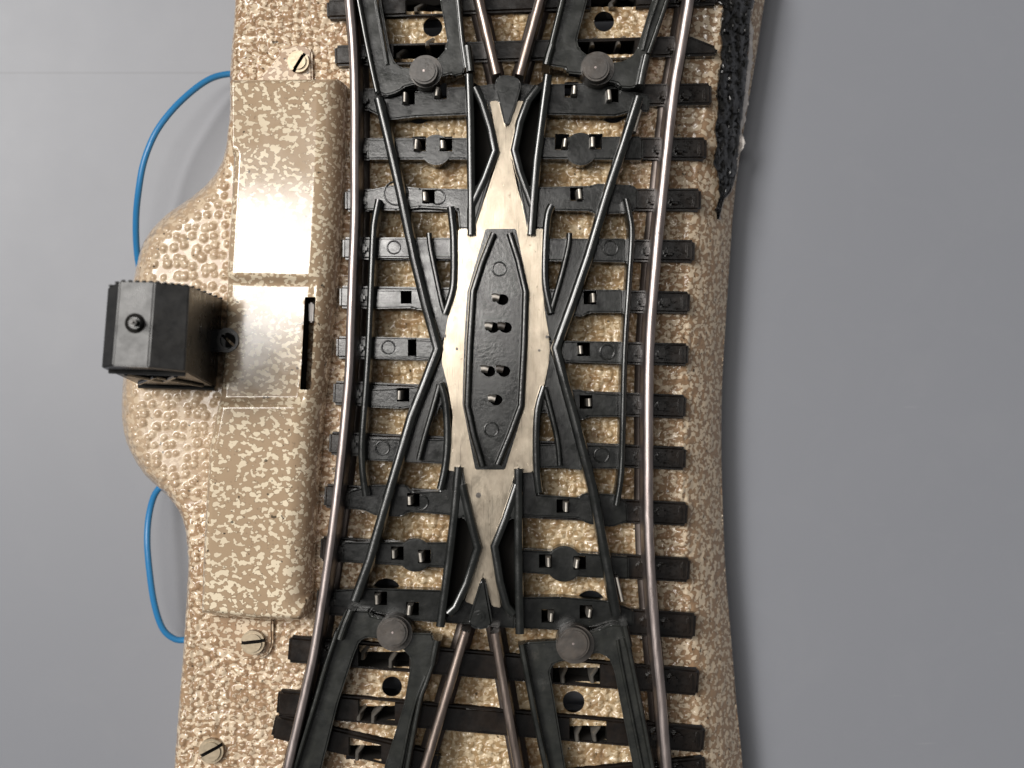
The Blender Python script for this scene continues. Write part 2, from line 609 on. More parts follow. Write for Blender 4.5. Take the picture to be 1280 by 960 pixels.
# snap the border onto the outline
out = ~ins
dmin = np.minimum(dl, dr)
keep = ins | (dmin < st * 1.3)
ux = np.where(dl < dr, lx, rx)
uy = np.where(dl < dr, ly, ry)
X = np.where(out, ux, X)
Y = np.where(out, uy, Y)
H = np.where(out, np.where(dl < dr, ZL, ZLR), H)
for hx, hy, hrad in HOLES:
    c = P(hx, hy, ZB) * 1000
    R = hrad * K * (CAM_H - ZB)
    d = np.hypot(X - c.x, Y - c.y)
    ring = np.abs(d - R) < st * 0.75
    X = np.where(ring, c.x + (X - c.x) * R / np.maximum(d, 1e-6), X)
    Y = np.where(ring, c.y + (Y - c.y) * R / np.maximum(d, 1e-6), Y)
    H = np.where(ring, ZB + 0.03, H)
    keep &= ~(d < R - st * 0.75)
for a, b, c_, d_ in [(p[0], (p[1] + p[3]) / 2 - 8, p[2], (p[1] + p[3]) / 2 + 8) for p in POCKETS] + STUD_BOX:
    A, B = P(a, b, ZB) * 1000, P(c_, d_, ZB) * 1000
    keep &= ~((X > A.x) & (X < B.x) & (Y < A.y) & (Y > B.y))
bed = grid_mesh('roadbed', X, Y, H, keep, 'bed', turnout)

# skirt under the lip (left and right)
for line in (LEFT, RIGHT):
    bm = bmesh.new()
    zl = ZLR if line is RIGHT else ZL
    prev = None
    sgn = 1 if line is RIGHT else -1
    for x, y in line:
        tpp = bm.verts.new((x / 1000, y / 1000, (zl + 0.02) / 1000))
        lpp = bm.verts.new(((x + sgn * 0.06) / 1000, y / 1000, (zl - 0.1) / 1000))
        btt = bm.verts.new(((x + sgn * (0.02 if zl == ZL else -0.25)) / 1000, y / 1000, 0.00004))
        if prev:
            bm.faces.new((prev[0], tpp, lpp, prev[1]))
            bm.faces.new((prev[1], lpp, btt, prev[2]))
        prev = (tpp, lpp, btt)
    obj('roadbed_edge', bm, 'bed', turnout)

# ---------------------------------------------------------------- sleepers
SLEEPERS = [(408, 11, 897, -7, 24), (418, 69, 860, 57, 26), (440, 124, 890, 117, 28), (437, 186, 884, 185, 28), (431, 250, 877, 249, 28), (428, 310, 869, 313.5, 28),
            (424, 371, 863, 378, 28), (420, 434, 861, 443, 28), (416, 491, 858, 508.5, 30), (411, 554, 858, 573.5, 29), (405, 620, 860, 643, 30), (400, 686, 863, 713, 31),
            (395, 752, 870, 783, 33), (360, 812, 874, 854, 33), (346, 879, 881, 926, 32), (341, 908, 548, 957, 30), (640, 985, 883, 961, 29)]
left_rail = smooth_path([(433, -40), (436, 0), (441, 60), (443, 130), (443, 200), (443, 260), (441, 320), (438, 400), (436, 460), (431, 520), (425, 580), (418, 640), (410, 700), (401, 760), (391, 820), (380, 870), (359, 960), (348, 1005)], 5)
right_rail = smooth_path([(869, -40), (862, 0), (852, 60), (842, 120), (829, 240), (821, 320), (813, 420), (811, 500), (811, 580), (811, 640), (813, 700), (817, 760), (821, 810), (827, 870), (834, 960), (838, 1005)], 5)


def x_on(rail, y):
    return float(np.interp(y, [p[1] for p in rail], [p[0] for p in rail]))


sl_objs = []
for i, (x0, y0, x1, y1, h) in enumerate(SLEEPERS):
    bm = bmesh.new()
    if i == 1:     # this one runs out in a point
        poly = strip(x0, y0, x1, y1, h)
        poly = [poly[0], (860, 70), (897, 69), (897, 58), (862, 44), poly[3]]
    else:
        poly = strip(x0, y0, x1, y1, h)
    prism(bm, poly, 4.0, ZT, 0.16, 3)
    s = obj('sleeper', bm, 'tie', turnout)
    cb = bmesh.new()
    got = False
    for a, b, c_, d_ in POCKETS:
        cx, cy = (a + c_) / 2, (b + d_) / 2
        if x0 < cx < x1 and abs(y0 + (y1 - y0) * (cx - x0) / (x1 - x0) - cy) < 9:
            sl = (y1 - y0) / (x1 - x0)
            q = [(a + 1, cy + sl * (a - cx) - h / 2 + 3), (c_ - 1, cy + sl * (c_ - cx) - h / 2 + 3), (c_ - 1, cy + sl * (c_ - cx) + h / 2 - 3), (a + 1, cy + sl * (a - cx) + h / 2 - 3)]
            prism(cb, q, 4.4, ZT + 0.3, 0)
            got = True
    for a, b, c_, d_ in STUD_BOX:
        if x0 < a < x1 and abs(y0 + (y1 - y0) * ((a + c_) / 2 - x0) / (x1 - x0) - (b + d_) / 2) < 20:
            prism(cb, [(a, b), (c_, b), (c_, d_), (a, d_)], 4.5, ZT + 0.4, 0)
            got = True
    if got:
        cut(s, cb)
    else:
        cb.free()
    # raised end frames pressed into the outer sleeper ends and the rail chairs
    sl = (y1 - y0) / (x1 - x0)
    for rail, side in ((left_rail, -1), (right_rail, 1)):
        ym = y0 + sl * ((x0 if side < 0 else x1) - x0)
        for inn in (-1, 1):
            if side < 0 and inn < 0:
                continue
            xr = x_on(rail, ym) + (16 if inn * side > 0 else 11) * inn
            if not (x0 - 4 < xr < x1 + 4):
                continue
            yr = y0 + sl * (xr - x0)
            b2 = bmesh.new()
            prism(b2, strip(xr - 6, yr, xr + 6, yr + sl * 12, 10), ZT - 0.2, ZT + 0.75, 0.12, 2)
            obj('rail_chair', b2, 'tie', s)
    if i not in (1, 15):
        b2 = bmesh.new()
        ex = x1 - 9
        ey = y0 + sl * (ex - x0)
        prism(b2, strip(ex - 2, ey, ex + 2, ey, h * 0.62), ZT - 0.1, ZT + 0.2, 0.08, 2)
        obj('sleeper_end_ridge', b2, 'tie', s)
        xr = x_on(right_rail, y1)
        b2 = bmesh.new()
        for _ in range(14):
            gxx = random.uniform(xr + 19, x1 - 13)
            gyy = y0 + sl * (gxx - x0) + random.uniform(-h * 0.33, h * 0.33)
            a = random.uniform(-0.5, 0.5)
            l = random.uniform(1.0, 3.0)
            prism(b2, strip(gxx - l, gyy - a, gxx + l, gyy + a, 1.6), ZT - 0.1, ZT + 0.035, 0.02, 1)
        obj('wood_grain', b2, 'tie', s)
    sl_objs.append(s)

# ---------------------------------------------------------------- tie plates of the crossing, with contact studs
def stud(px, py, parent, z=ZP, tilt=None, long=False, hole=None):
    """small bent steel contact rising out of a square hole"""
    bm = bmesh.new()
    w, hgt = random.uniform(6.3, 7.8), random.uniform(9.5, 12)
    tx = random.uniform(-1.2, 1.2) if tilt is None else tilt
    zt = z + 1.0
    sweep(bm, [(px + tx, py - hgt / 2), (px + tx * 0.4, py - hgt * 0.15), (px, py + hgt * 0.2), (px - tx * 0.3, py + hgt / 2)], w, z - 2.2, zt, 0.45)
    o = obj('contact_stud', bm, 'stud', parent)
    return o


def ring_mark(bm, x, y, r, z):
    """round ejector mark: a fine raised ring round a slightly sunk disc"""
    sweep(bm, [(x + r * math.cos(a), y + r * math.sin(a)) for a in [k * math.pi / 14 for k in range(29)]], 2.2, z - 0.2, z + 0.13, 0.12)


def plate(polys, studs=(), discs=(), rings=(), z=ZP, name='tie_plate', holes_at=()):
    bm = bmesh.new()
    for k, pl in enumerate(polys):
        prism(bm, pl, ZT - 0.6, z - 0.013 * k, 0.10, 3)
    for x, y, r in discs:
        cyl(bm, x, y, r, ZT - 0.6, z + 0.16, 36, 0.08)
    for x, y, r in rings:
        ring_mark(bm, x, y, r, z)
    o = obj(name, bm, 'plastic', turnout)
    cb = bmesh.new()
    n_ = 0
    for q in studs:
        x, y, side = q
        a, b, c_, d_ = stud_box(x, y, side)
        prism(cb, [(a, b), (c_, b), (c_, d_), (a, d_)], 5.0, z + 0.5, 0)
        n_ += 1
    for a, b, c_, d_ in holes_at:
        prism(cb, [(a, b), (c_, b), (c_, d_), (a, d_)], 5.0, z + 0.5, 0)
        n_ += 1
    if n_:
        cut(o, cb)
    else:
        cb.free()
    for x, y, side in studs:
        stud(x, y, o, z)
    return o


plate([[(470, 124), (520, 114), (587, 108), (590, 143), (520, 146), (484, 150), (458, 136)]], [(506, 121, 1), (546, 114, 1)])
plate([[(682, 105), (745, 103), (800, 116), (812, 118), (812, 140), (790, 139), (770, 145), (682, 143)]], [(718, 112, -1), (762, 118, 1)])
plate([[(458, 174), (590, 172), (590, 199), (459, 199)]], [(520, 180, 1), (553, 180, 1)], [(545, 187, 19)])
plate([[(648, 172), (800, 170), (804, 173), (804, 200), (648, 198)]], [(706, 178, -1), (741, 177, 1)], [(726, 186, 20.5)])
plate([[(457, 238), (490, 231), (525, 235), (592, 236), (592, 286), (574, 286), (572, 262), (525, 259), (495, 263), (457, 262)]], [(531, 245, 1)], [], [(547, 246, 9), (495, 241, 15)])
plate([[(662, 234), (739, 232), (745, 229), (790, 231), (797, 236), (797, 260), (790, 266), (745, 268), (738, 264), (690, 263), (686, 286), (664, 286)]], [(725, 242, -1)], [(710, 245, 7.5)])
plate([[(466, 297), (575, 297), (575, 323), (466, 322)]], [], [], [(492, 309, 8)])
plate([[(678, 298), (783, 298), (783, 328), (678, 326)]], [], [], [(763, 310, 9)])
plate([[(470, 362), (545, 362), (545, 389), (520, 387), (515, 385), (466, 386)]], [], [], [], holes_at=[(500, 363, 514, 379)])
plate([[(700, 362), (779, 362), (779, 391), (736, 391), (728, 396), (700, 393)]], [(742, 372, -1)])
plate([[(462, 421), (521, 422), (521, 448), (462, 448)], [(515, 424), (548, 426), (548, 450), (515, 447)]], [], [], [(485, 434, 8)], holes_at=[(509, 424, 520, 445)])
plate([[(695, 426), (777, 427), (777, 455), (695, 452)]], [(726, 437, 1)], [], [(759, 440, 9)])
plate([[(458, 487), (515, 484), (530, 480), (530, 507), (500, 511), (458, 509)]], [(499, 494, 1)])
plate([[(690, 487), (728, 487), (733, 490), (774, 493), (774, 521), (735, 521), (728, 526), (690, 520)]], [(737, 503, -1)])
plate([[(455, 548), (560, 549), (560, 580), (452, 575)]], [], [], [(478, 560, 8.5)])
plate([[(668, 555), (775, 557), (775, 586), (668, 585)]], [], [], [(752, 569, 9)])
plate([[(436, 614), (466, 606), (508, 606), (515, 615), (550, 614), (553, 585), (575, 584), (575, 645), (510, 640), (502, 646), (470, 645), (455, 638), (434, 635)]], [(512, 626, 1)], [], [(526, 628, 9)])
plate([[(648, 586), (668, 588), (672, 618), (723, 622), (730, 616), (770, 618), (784, 628), (785, 652), (765, 659), (735, 655), (722, 648), (650, 645)]], [(708, 634, -1)])
plate([[(428, 678), (566, 678), (566, 710), (428, 702)]], [(492, 693, 1), (526, 697, 1)], [(519, 694, 21)])
plate([[(624, 686), (725, 691), (786, 696), (786, 724), (735, 722), (624, 714)]], [(686, 703, -1), (721, 705, 1)], [(705, 705, 22.5)])
plate([[(418, 738), (459, 735), (553, 738), (553, 778), (515, 776), (492, 770), (440, 762), (417, 758)]], [(471, 750, 1), (511, 763, 1)], holes_at=[])
plate([[(640, 747), (700, 746), (760, 751), (792, 762), (792, 784), (760, 781), (730, 785), (690, 787), (640, 785)]], [(689, 772, -1), (737, 767, -1)])
# middle bridges between the two halves at the crossing throats
plate([[(590, 108), (620, 104), (652, 104), (684, 108), (684, 140), (590, 142)]], name='throat_plate', z=7.75)
plate([[(553, 740), (600, 742), (645, 750), (645, 786), (553, 778)]], name='throat_plate', z=7.75)

# loose contact studs in the open sleepers beneath the blade yokes
for (i, x, y) in ((1, 497, 66), (1, 534, 51), (1, 741, 50), (1, 774, 49), (13, 453, 819), (13, 488, 829), (13, 704, 848), (13, 741, 848), (14, 448, 895), (14, 466, 898), (14, 722, 921), (14, 744, 921), (15, 446, 945), (0, 520, 8), (0, 765, 2)):
    bm = bmesh.new()
    xx = random.uniform(6, 12)
    sweep(bm, [(x, y + 6), (x - 0.5, y - 1), (x + xx * 0.6, y - 7), (x + xx, y - 12)], 6, 4.6, 7.6, 0.5, zend=6.3)
    obj('contact_stud', bm, 'stud', sl_objs[i])

# ---------------------------------------------------------------- stock rails
def rail(path, w, z1, m):
    bm = bmesh.new()
    sweep(bm, path, w, ZB + 0.1, z1, 0.24)
    o = obj('stock_rail' if m == 'rail' else 'closure_rail', bm, m, turnout)
    bm = bmesh.new()
    f = (CAM_H - z1) / (CAM_H - ZB - 0.5)
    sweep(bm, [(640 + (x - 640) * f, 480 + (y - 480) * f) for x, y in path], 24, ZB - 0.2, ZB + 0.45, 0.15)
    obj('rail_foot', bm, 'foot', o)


rail(left_rail, 11.5, ZR, 'rail')
rail(right_rail, 12.5, ZR, 'rail')
# inner worn rails at both ends of the crossing
for a, b in (((592, -30), (620.5, 92)), ((683, -30), (649, 93)), ((582, 790), (524, 985)), ((618, 792), (652, 985))):
    rail([a, ((a[0] + b[0]) / 2, (a[1] + b[1]) / 2), b], 12, ZR - 0.15, 'copper')

# ---------------------------------------------------------------- black guide rails of the crossing
def guide(path, w=9, z1=9.5, name='guide_rail', z0=7.2, n=3, rnd=0.18, **kw):
    bm = bmesh.new()
    sweep(bm, smooth_path(path, n), w, z0, z1, rnd, **kw)
    return obj(name, bm, 'frame', turnout)


bm = bmesh.new()
sweep(bm, [(473, 122), (485, 172), (500, 238), (517, 320), (531, 378), (547, 436), (531, 478), (514, 521), (479, 640), (462, 700), (443, 752)], 12.5, 7.2, 9.55, 0.2)
obj('guide_rail', bm, 'frame', turnout)
bm = bmesh.new()
sweep(bm, [(799, 120), (780, 180), (760, 240), (736, 320), (716, 378), (695, 435), (706, 478), (718, 521), (741, 610), (756, 690), (771, 770)], 12.5, 7.2, 9.55, 0.2)
gr = obj('guide_rail', bm, 'frame', turnout)
for a, b in (((801, 137), (793, 164)), ((771, 722), (778, 752))):
    bm = bmesh.new()
    sweep(bm, [a, ((a[0] + b[0]) / 2, (a[1] + b[1]) / 2), b], 5, 8.2, 9.2, 0.2)
    obj('bare_metal_edge', bm, 'stud', gr)
guide([(473, 249), (468, 275), (466, 297), (463, 370), (460, 440), (456, 500), (452, 555), (453, 590), (457, 620)], 9, 9.3, 'check_rail')
guide([(783, 248), (788, 272), (790, 295), (786, 360), (781, 440), (779, 520), (777, 590), (771, 632)], 8, 9.3, 'check_rail')
# wing rails: four little V shapes
guide([(563, 258), (565, 275), (567, 300), (567, 350), (563, 372), (556, 392)], 9.5, 9.3, 'wing_rail')
guide([(536, 291), (538, 310), (545, 345), (552, 378), (555, 388)], 7, 9.28, 'wing_rail')
guide([(690, 256), (685, 268), (682, 300), (681, 345), (684, 370), (689, 391)], 9.5, 9.3, 'wing_rail')
guide([(712, 291), (711, 306), (703, 340), (693, 375), (689, 388)], 7, 9.28, 'wing_rail')
guide([(550, 479), (557, 505), (559, 550), (556, 585), (550, 612)], 9.5, 9.3, 'wing_rail')
guide([(549, 481), (541, 510), (530, 548), (523, 575)], 7, 9.28, 'wing_rail')
guide([(680, 483), (672, 511), (670, 550), (671, 590), (674, 616)], 9.5, 9.3, 'wing_rail')
guide([(681, 484), (689, 515), (697, 550), (700, 582)], 7, 9.28, 'wing_rail')
# webs that carry them
def web(poly, z=8.2):
    bm = bmesh.new()
    prism(bm, poly, 7.0, z, 0.05, 2)
    return obj('web_plate', bm, 'frame', turnout)


web([(515, 312), (534, 300), (541, 335), (553, 378), (566, 372), (561, 398), (556, 418), (547, 438)])
web([(547, 436), (555, 452), (560, 480), (553, 500), (540, 530), (527, 578), (498, 576)])
web([(735, 318), (714, 296), (708, 330), (694, 376), (680, 352), (682, 395), (686, 418), (696, 437)])
web([(696, 436), (686, 452), (681, 482), (676, 500), (690, 530), (698, 585), (733, 588)])

# ---------------------------------------------------------------- silver frog plate
silver = [(612, 126), (623, 126), (633, 157), (644, 126), (657, 126), (640, 186), (639, 198), (648, 240), (663, 286), (680, 286), (677, 350), (681, 390), (686, 418), (687, 437), (686, 453), (680, 482), (669, 512),
          (666, 590), (646, 592), (632, 632), (616, 678), (617, 700), (626, 760), (615, 758), (604, 720), (592, 756), (581, 752), (599, 690), (600, 680), (586, 632), (574, 590), (560, 588), (566, 520), (560, 484), (552, 453), (554, 430), (560, 396),
          (571, 350), (573, 286), (592, 286), (607, 245), (622, 199), (623, 186)]
bm = bmesh.new()
prism(bm, silver, 7.0, 9.0, 0.06, 2)
frog = obj('frog_plate', bm, 'silver', turnout)
# notch edges, small burrs and pits
bm = bmesh.new()
for x, y, r in ((571, 436, 1.8), (674, 438, 1.6), (598, 619, 3.4), (684, 421, 2.2), (556, 420, 2.0)):
    cyl(bm, x, y, r, 8.8, 9.012, 14, 0)
obj('pit', bm, 'rivet', frog)

# ---------------------------------------------------------------- black insert
bm = bmesh.new()
insert = [(607, 286), (645, 286), (661, 362), (659, 430), (656, 507), (631, 587), (594, 587), (578, 505), (580, 430), (584, 365)]
prism(bm, insert, 7.5, 9.12, 0.05, 2)
for x, y in ((624, 336), (614, 537)):
    ring_mark(bm, x, y, 8.5, 9.12)
ins_o = obj('crossing_insert', bm, 'plastic', turnout)
cb = bmesh.new()
for x, y in ((628, 374), (616, 409), (632, 409), (611, 464), (630, 464), (620, 500)):
    prism(cb, [(x + 8 * math.cos(a), y + 7 * math.sin(a)) for a in [k * math.pi / 6 for k in range(12)]], 7.9, 9.6, 0)
cut(ins_o, cb)
cb = bmesh.new()
prism(cb, [(624 + (x - 624) * 0.93, 436 + (y - 436) * 0.985) for x, y in insert], 7.2, 9.6, 0)
cut(frog, cb)
for path in ([(617, 291), (603, 326), (591, 364), (587, 430), (584, 507), (592, 545), (603, 583)], [(637, 291), (648, 325), (657, 364), (655, 430), (651, 507), (637, 545), (622, 581)]):
    bm = bmesh.new()
    sweep(bm, path, 9, 8.9, 9.85, 0.25)
    obj('raised_rim', bm, 'plastic', ins_o)
for x, y in ((620, 371), (611, 407), (627, 407), (606, 461), (625, 461), (615, 498)):
    bm = bmesh.new()
    sweep(bm, [(x - 5, y), (x - 1, y - 0.5), (x + 4, y + 1)], 9.5, 8.2, 9.95, 0.5)
    obj('contact_stud', bm, 'rivet' if abs(x - 615) > 9 else 'stud', ins_o)

# ---------------------------------------------------------------- X frames around the frog
def frog_frame(base, legs, tri):
    bm = bmesh.new()
    z = 9.65
    for path, w in legs:
        sweep(bm, path, w, 7.4, z, 0.18)
        z -= 0.02
    for tq in tri:
        prism(bm, tq, 7.6, z - 0.1, 0.12, 3)
        z -= 0.02
    o = obj('frog_frame', bm, 'frame', turnout)
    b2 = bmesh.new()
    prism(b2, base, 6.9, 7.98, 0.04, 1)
    obj('pocket_shade', b2, 'hole', o)  # matte black sheet standing in for the shade in the frame openings
    return o


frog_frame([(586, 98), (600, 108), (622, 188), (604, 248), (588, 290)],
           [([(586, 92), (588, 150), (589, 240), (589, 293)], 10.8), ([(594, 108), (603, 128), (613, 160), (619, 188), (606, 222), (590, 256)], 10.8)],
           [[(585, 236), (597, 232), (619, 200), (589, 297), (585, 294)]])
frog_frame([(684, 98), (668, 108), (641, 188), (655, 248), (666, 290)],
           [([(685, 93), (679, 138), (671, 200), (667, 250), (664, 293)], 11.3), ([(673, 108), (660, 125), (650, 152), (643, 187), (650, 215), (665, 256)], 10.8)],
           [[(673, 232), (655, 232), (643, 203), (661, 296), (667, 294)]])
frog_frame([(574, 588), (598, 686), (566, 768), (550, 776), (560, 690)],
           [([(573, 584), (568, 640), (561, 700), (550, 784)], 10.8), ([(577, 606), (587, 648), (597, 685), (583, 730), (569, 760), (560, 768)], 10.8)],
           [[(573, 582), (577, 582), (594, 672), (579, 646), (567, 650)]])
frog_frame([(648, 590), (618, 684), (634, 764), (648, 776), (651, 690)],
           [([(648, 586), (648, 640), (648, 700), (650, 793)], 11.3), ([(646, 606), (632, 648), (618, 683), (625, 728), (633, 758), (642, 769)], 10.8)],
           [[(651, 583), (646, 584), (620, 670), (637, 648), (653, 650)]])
# nose pieces
bm = bmesh.new()
prism(bm, [(619, 101), (623, 95), (633, 93), (645, 96), (651, 102), (651, 109), (645, 130), (636, 155), (633, 157), (630, 154), (624, 128), (619, 109)], 7.0, 9.5, 0.15, 3)
cyl(bm, 628, 108, 8.5, 9.3, 9.55, 24, 0.03)
obj('frog_nose', bm, 'frame', turnout)
bm = bmesh.new()
prism(bm, [(604, 721), (607, 727), (616, 780), (612, 785), (597, 788), (586, 782), (585, 776), (600, 727)], 7.0, 9.5, 0.15, 3)
cyl(bm, 599, 771, 8, 9.3, 9.6, 24, 0.05)
cyl(bm, 599, 771, 4.2, 9.3, 9.66, 20, 0.05)
obj('frog_nose', bm, 'frame', turnout)

# ---------------------------------------------------------------- switch blades with yoke and rivet
def blades(poly, lips, rivet, tubes, dents=()):
    bm = bmesh.new()
    prism(bm, poly, 8.0, 8.9, 0.10, 3)
    o = obj('switch_blade', bm, 'blade', turnout)
    for path, w, z in lips:
        b2 = bmesh.new()
        sweep(b2, smooth_path(path, 4), w, 8.3, z, 0.4)
        obj('blade_edge', b2, 'blade', o)
    for path, w in tubes:
        b2 = bmesh.new()
        sweep(b2, path, w, 7.2, 9.7, 0.7)
        obj('pivot_tube', b2, 'blade', o)
    x, y, r = rivet
    b2 = bmesh.new()
    cyl(b2, x + 2, y + 1, r + 4, 7.5, 9.15, 40, 0.08)
    cyl(b2, x, y, r, 9.0, 10.0, 40, 0.12)
    ob = obj('rivet', b2, 'rivet', o)
    b3 = bmesh.new()
    cyl(b3, x - 0.5, y, 1.5, 9.9, 10.05, 10, 0.03)
    obj('centre_pip', b3, 'rail', ob)
    return o


blades([(440, -35), (447, 0), (468, 113), (482, 119), (491, 117), (502, 112), (504, 109), (518, 105), (535, 104), (550, 96), (564, 92), (568, 95), (579, 92), (582, 80), (577, 52), (572, 0), (570, -35), (543, -35), (550, 0), (559, 50),
        (557, 61), (547, 73), (533, 82), (515, 85), (501, 84), (493, 78), (487, 62), (476, 0), (468, -35)],
       [([(441, -35), (448, 0), (459, 58), (471, 114)], 7, 9.6), ([(569, -35), (573, 0), (578, 50), (583, 84)], 7, 9.4), ([(468, -35), (470, 0), (478, 45), (484, 80)], 6, 9.15)],
       (530, 88, 16.5), [([(584, 56), (586, 70), (588, 88)], 11)])
blades([(710, -35), (702, 0), (690, 50), (682, 78), (689, 82), (707, 85), (709, 91), (730, 93), (747, 98), (772, 104), (776, 109), (790, 110), (800, 105), (805, 86), (812, 65), (836, 0), (848, -35), (828, -35), (815, 0), (797, 60), (790, 70),
        (780, 76), (765, 78), (747, 80), (732, 67), (724, 60), (721, 50), (734, 0), (742, -35)],
       [([(711, -35), (703, 0), (692, 45), (684, 78)], 8, 9.6), ([(846, -35), (834, 0), (822, 35), (811, 66)], 7, 9.6), ([(833, -35), (822, 0), (812, 30), (804, 62)], 5, 9.2)],
       (745, 84, 17), [([(809, 68), (805, 85), (801, 105)], 12), ([(690, 55), (686, 68), (683, 80)], 11)])
blades([(432, 762), (442, 763), (461, 764), (464, 770), (472, 772), (492, 776), (514, 791), (540, 792), (543, 802), (539, 832), (531, 855), (522, 880), (507, 960), (500, 1000), (470, 1000), (480, 960), (505, 880), (513, 834), (513, 822), (503, 811), (490, 806),
        (470, 798), (458, 797), (449, 802), (441, 822), (422, 880), (402, 960), (392, 1000), (354, 1000), (366, 960), (391, 880), (420, 790)],
       [([(421, 790), (406, 835), (393, 880), (368, 960), (357, 1000)], 7, 9.6), ([(541, 830), (532, 856), (524, 880), (509, 960), (503, 1000)], 7, 9.6), ([(532, 845), (521, 872), (512, 905), (501, 960), (494, 1000)], 5, 9.15)],
       (491, 791, 18.5), [([(438, 763), (431, 780), (424, 800)], 11), ([(546, 801), (543, 815), (540, 832)], 11)])
blades([(649, 806), (660, 803), (696, 801), (717, 795), (735, 791), (749, 787), (763, 781), (782, 781), (786, 808), (797, 864), (817, 960), (825, 1000), (800, 1000), (792, 960), (776, 880), (768, 839), (761, 822), (747, 816), (730, 822),
        (701, 827), (691, 831), (687, 840), (690, 856), (707, 960), (714, 1000), (690, 1000), (680, 960), (660, 850)],
       [([(652, 806), (659, 843), (671, 905), (683, 960), (692, 1000)], 9, 9.7), ([(783, 785), (786, 808), (797, 862), (816, 960), (824, 1000)], 7, 9.6), ([(772, 800), (777, 830), (789, 890), (803, 960), (811, 1000)], 5, 9.15)],
       (717, 805, 20), [([(781, 783), (784, 797), (787, 810)], 10)])

# ---------------------------------------------------------------- motor cover
cov = [(296, 101), (425, 100), (433, 106), (432, 160), (429, 240), (424, 330), (417, 400), (411, 460), (404, 520), (399, 590), (394, 660), (390, 740), (388, 768), (380, 775), (330, 774), (256, 766), (258, 700), (262, 620), (266, 560), (277, 505), (283, 440), (286, 370), (292, 280), (296, 200)]
cov_lo = 6.2
CZ = 9.3
C2 = []
for i, (x, y) in enumerate(cov):
    C2.append((x, y))
CO = np.array([P(x, y, 7.6)[:2] for x, y in C2]) * 1000
st2 = 0.07
gx = np.arange(CO[:, 0].min() - 0.1, CO[:, 0].max() + 0.1, st2)
gy = np.arange(CO[:, 1].min() - 0.1, CO[:, 1].max() + 0.1, st2)
X, Y = np.meshgrid(gx, gy)
ins = inside(X, Y, CO)
d, qx, qy = near(X, Y, CO, True)
rgt = np.array([P(x, y, 7.6)[:2] for x, y in cov[2:12]]) * 1000
dR, _, _ = near(X, Y, rgt)
lft = np.array([P(x, y, 7.6)[:2] for x, y in cov[15:]]) * 1000
dL, _, _ = near(X, Y, lft)
rest = np.array([P(x, y, 7.6)[:2] for x, y in cov[11:16]]) * 1000
top = np.array([P(x, y, 7.6)[:2] for x, y in cov[0:3]]) * 1000
dT = np.minimum(near(X, Y, rest)[0], near(X, Y, top)[0])


def rnd_edge(dd, w):
    u = np.clip(dd / w, 0, 1)
    return np.sqrt(np.clip(1 - (1 - u) ** 2, 0, 1))


Hh = np.minimum(np.minimum(rnd_edge(dR, 1.5), rnd_edge(dT, 0.55)), 0.55 + 0.45 * rnd_edge(dL, 0.5))
PXc, PYc = px_of(X, Y, CZ)
mid = sstep(342, 355, PYc - 0.02 * (PXc - 290)) * (1 - sstep(497, 509, PYc))
Z = 7.0 + (CZ - 7.0) * Hh - 0.38 * mid * np.clip((dR - 0.9) / 0.5, 0, 1)
Z += 0.018 * np.sin(X * 0.55 + 0.4) * np.sin(Y * 0.42)
o_ = ~ins
X = np.where(o_, qx, X)
Y = np.where(o_, qy, Y)
Z = np.where(o_, 7.0, Z)
keep = ins | (d < st2 * 1.2)
# slot
sa = np.array([P(x, y, CZ)[:2] for x, y in [(380, 371), (394, 371), (387, 487), (374, 487)]]) * 1000
ds, sx_, sy_ = near(X, Y, sa, True)
si = inside(X, Y, sa)
snap = ds < st2 * 0.6
X = np.where(snap, sx_, X)
Y = np.where(snap, sy_, Y)
keep &= ~(si & ~snap)
cover = grid_mesh('motor_cover', X, Y, Z, keep, 'cover', turnout)
bm = bmesh.new()
n_ = len(CO)
for i in range(n_):
    (x0, y0), (x1, y1) = CO[i], CO[(i + 1) % n_]
    vs = [bm.verts.new((x / 1000, y / 1000, z / 1000)) for x, y, z in ((x0, y0, 7.02), (x1, y1, 7.02), (x1, y1, 5.4), (x0, y0, 5.4))]
    bm.faces.new(vs)
obj('cover_side', bm, 'cover', cover)
# slot walls and floor, black to paint the shade inside; then the lever
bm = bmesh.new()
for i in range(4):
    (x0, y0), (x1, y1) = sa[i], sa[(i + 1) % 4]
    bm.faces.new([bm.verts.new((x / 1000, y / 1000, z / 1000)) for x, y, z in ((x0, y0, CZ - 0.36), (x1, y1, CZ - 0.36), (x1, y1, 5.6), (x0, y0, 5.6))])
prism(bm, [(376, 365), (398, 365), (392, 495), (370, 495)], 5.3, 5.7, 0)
obj('slot_shade', bm, 'hole', cover, smooth=False)
bm = bmesh.new()
prism(bm, [(385.5, 378), (391.5, 378), (391, 403), (386, 403)], 6.5, 8.3, 0.08, 2)
obj('throw_lever', bm, 'chip', cover)

# flanges with screws
def flange(poly, z=7.05):
    bm = bmesh.new()
    prism(bm, poly, 5.8, z, 0.12, 3)
    return obj('mounting_flange', bm, 'bed', turnout)


def screw(x, y, r, ang, parent, z0=6.2, z1=7.5):
    bm = bmesh.new()
    cyl(bm, x, y, r, z0, z1, 36, 0.16)
    o = obj('slotted_screw', bm, 'screw', parent)
    cb = bmesh.new()
    dx, dy = math.cos(ang) * (r + 4), -math.sin(ang) * (r + 4)
    prism(cb, strip(x - dx, y - dy, x + dx, y + dy, 4.2), z1 - 0.45, z1 + 0.4, 0)
    cut(o, cb)
    return o


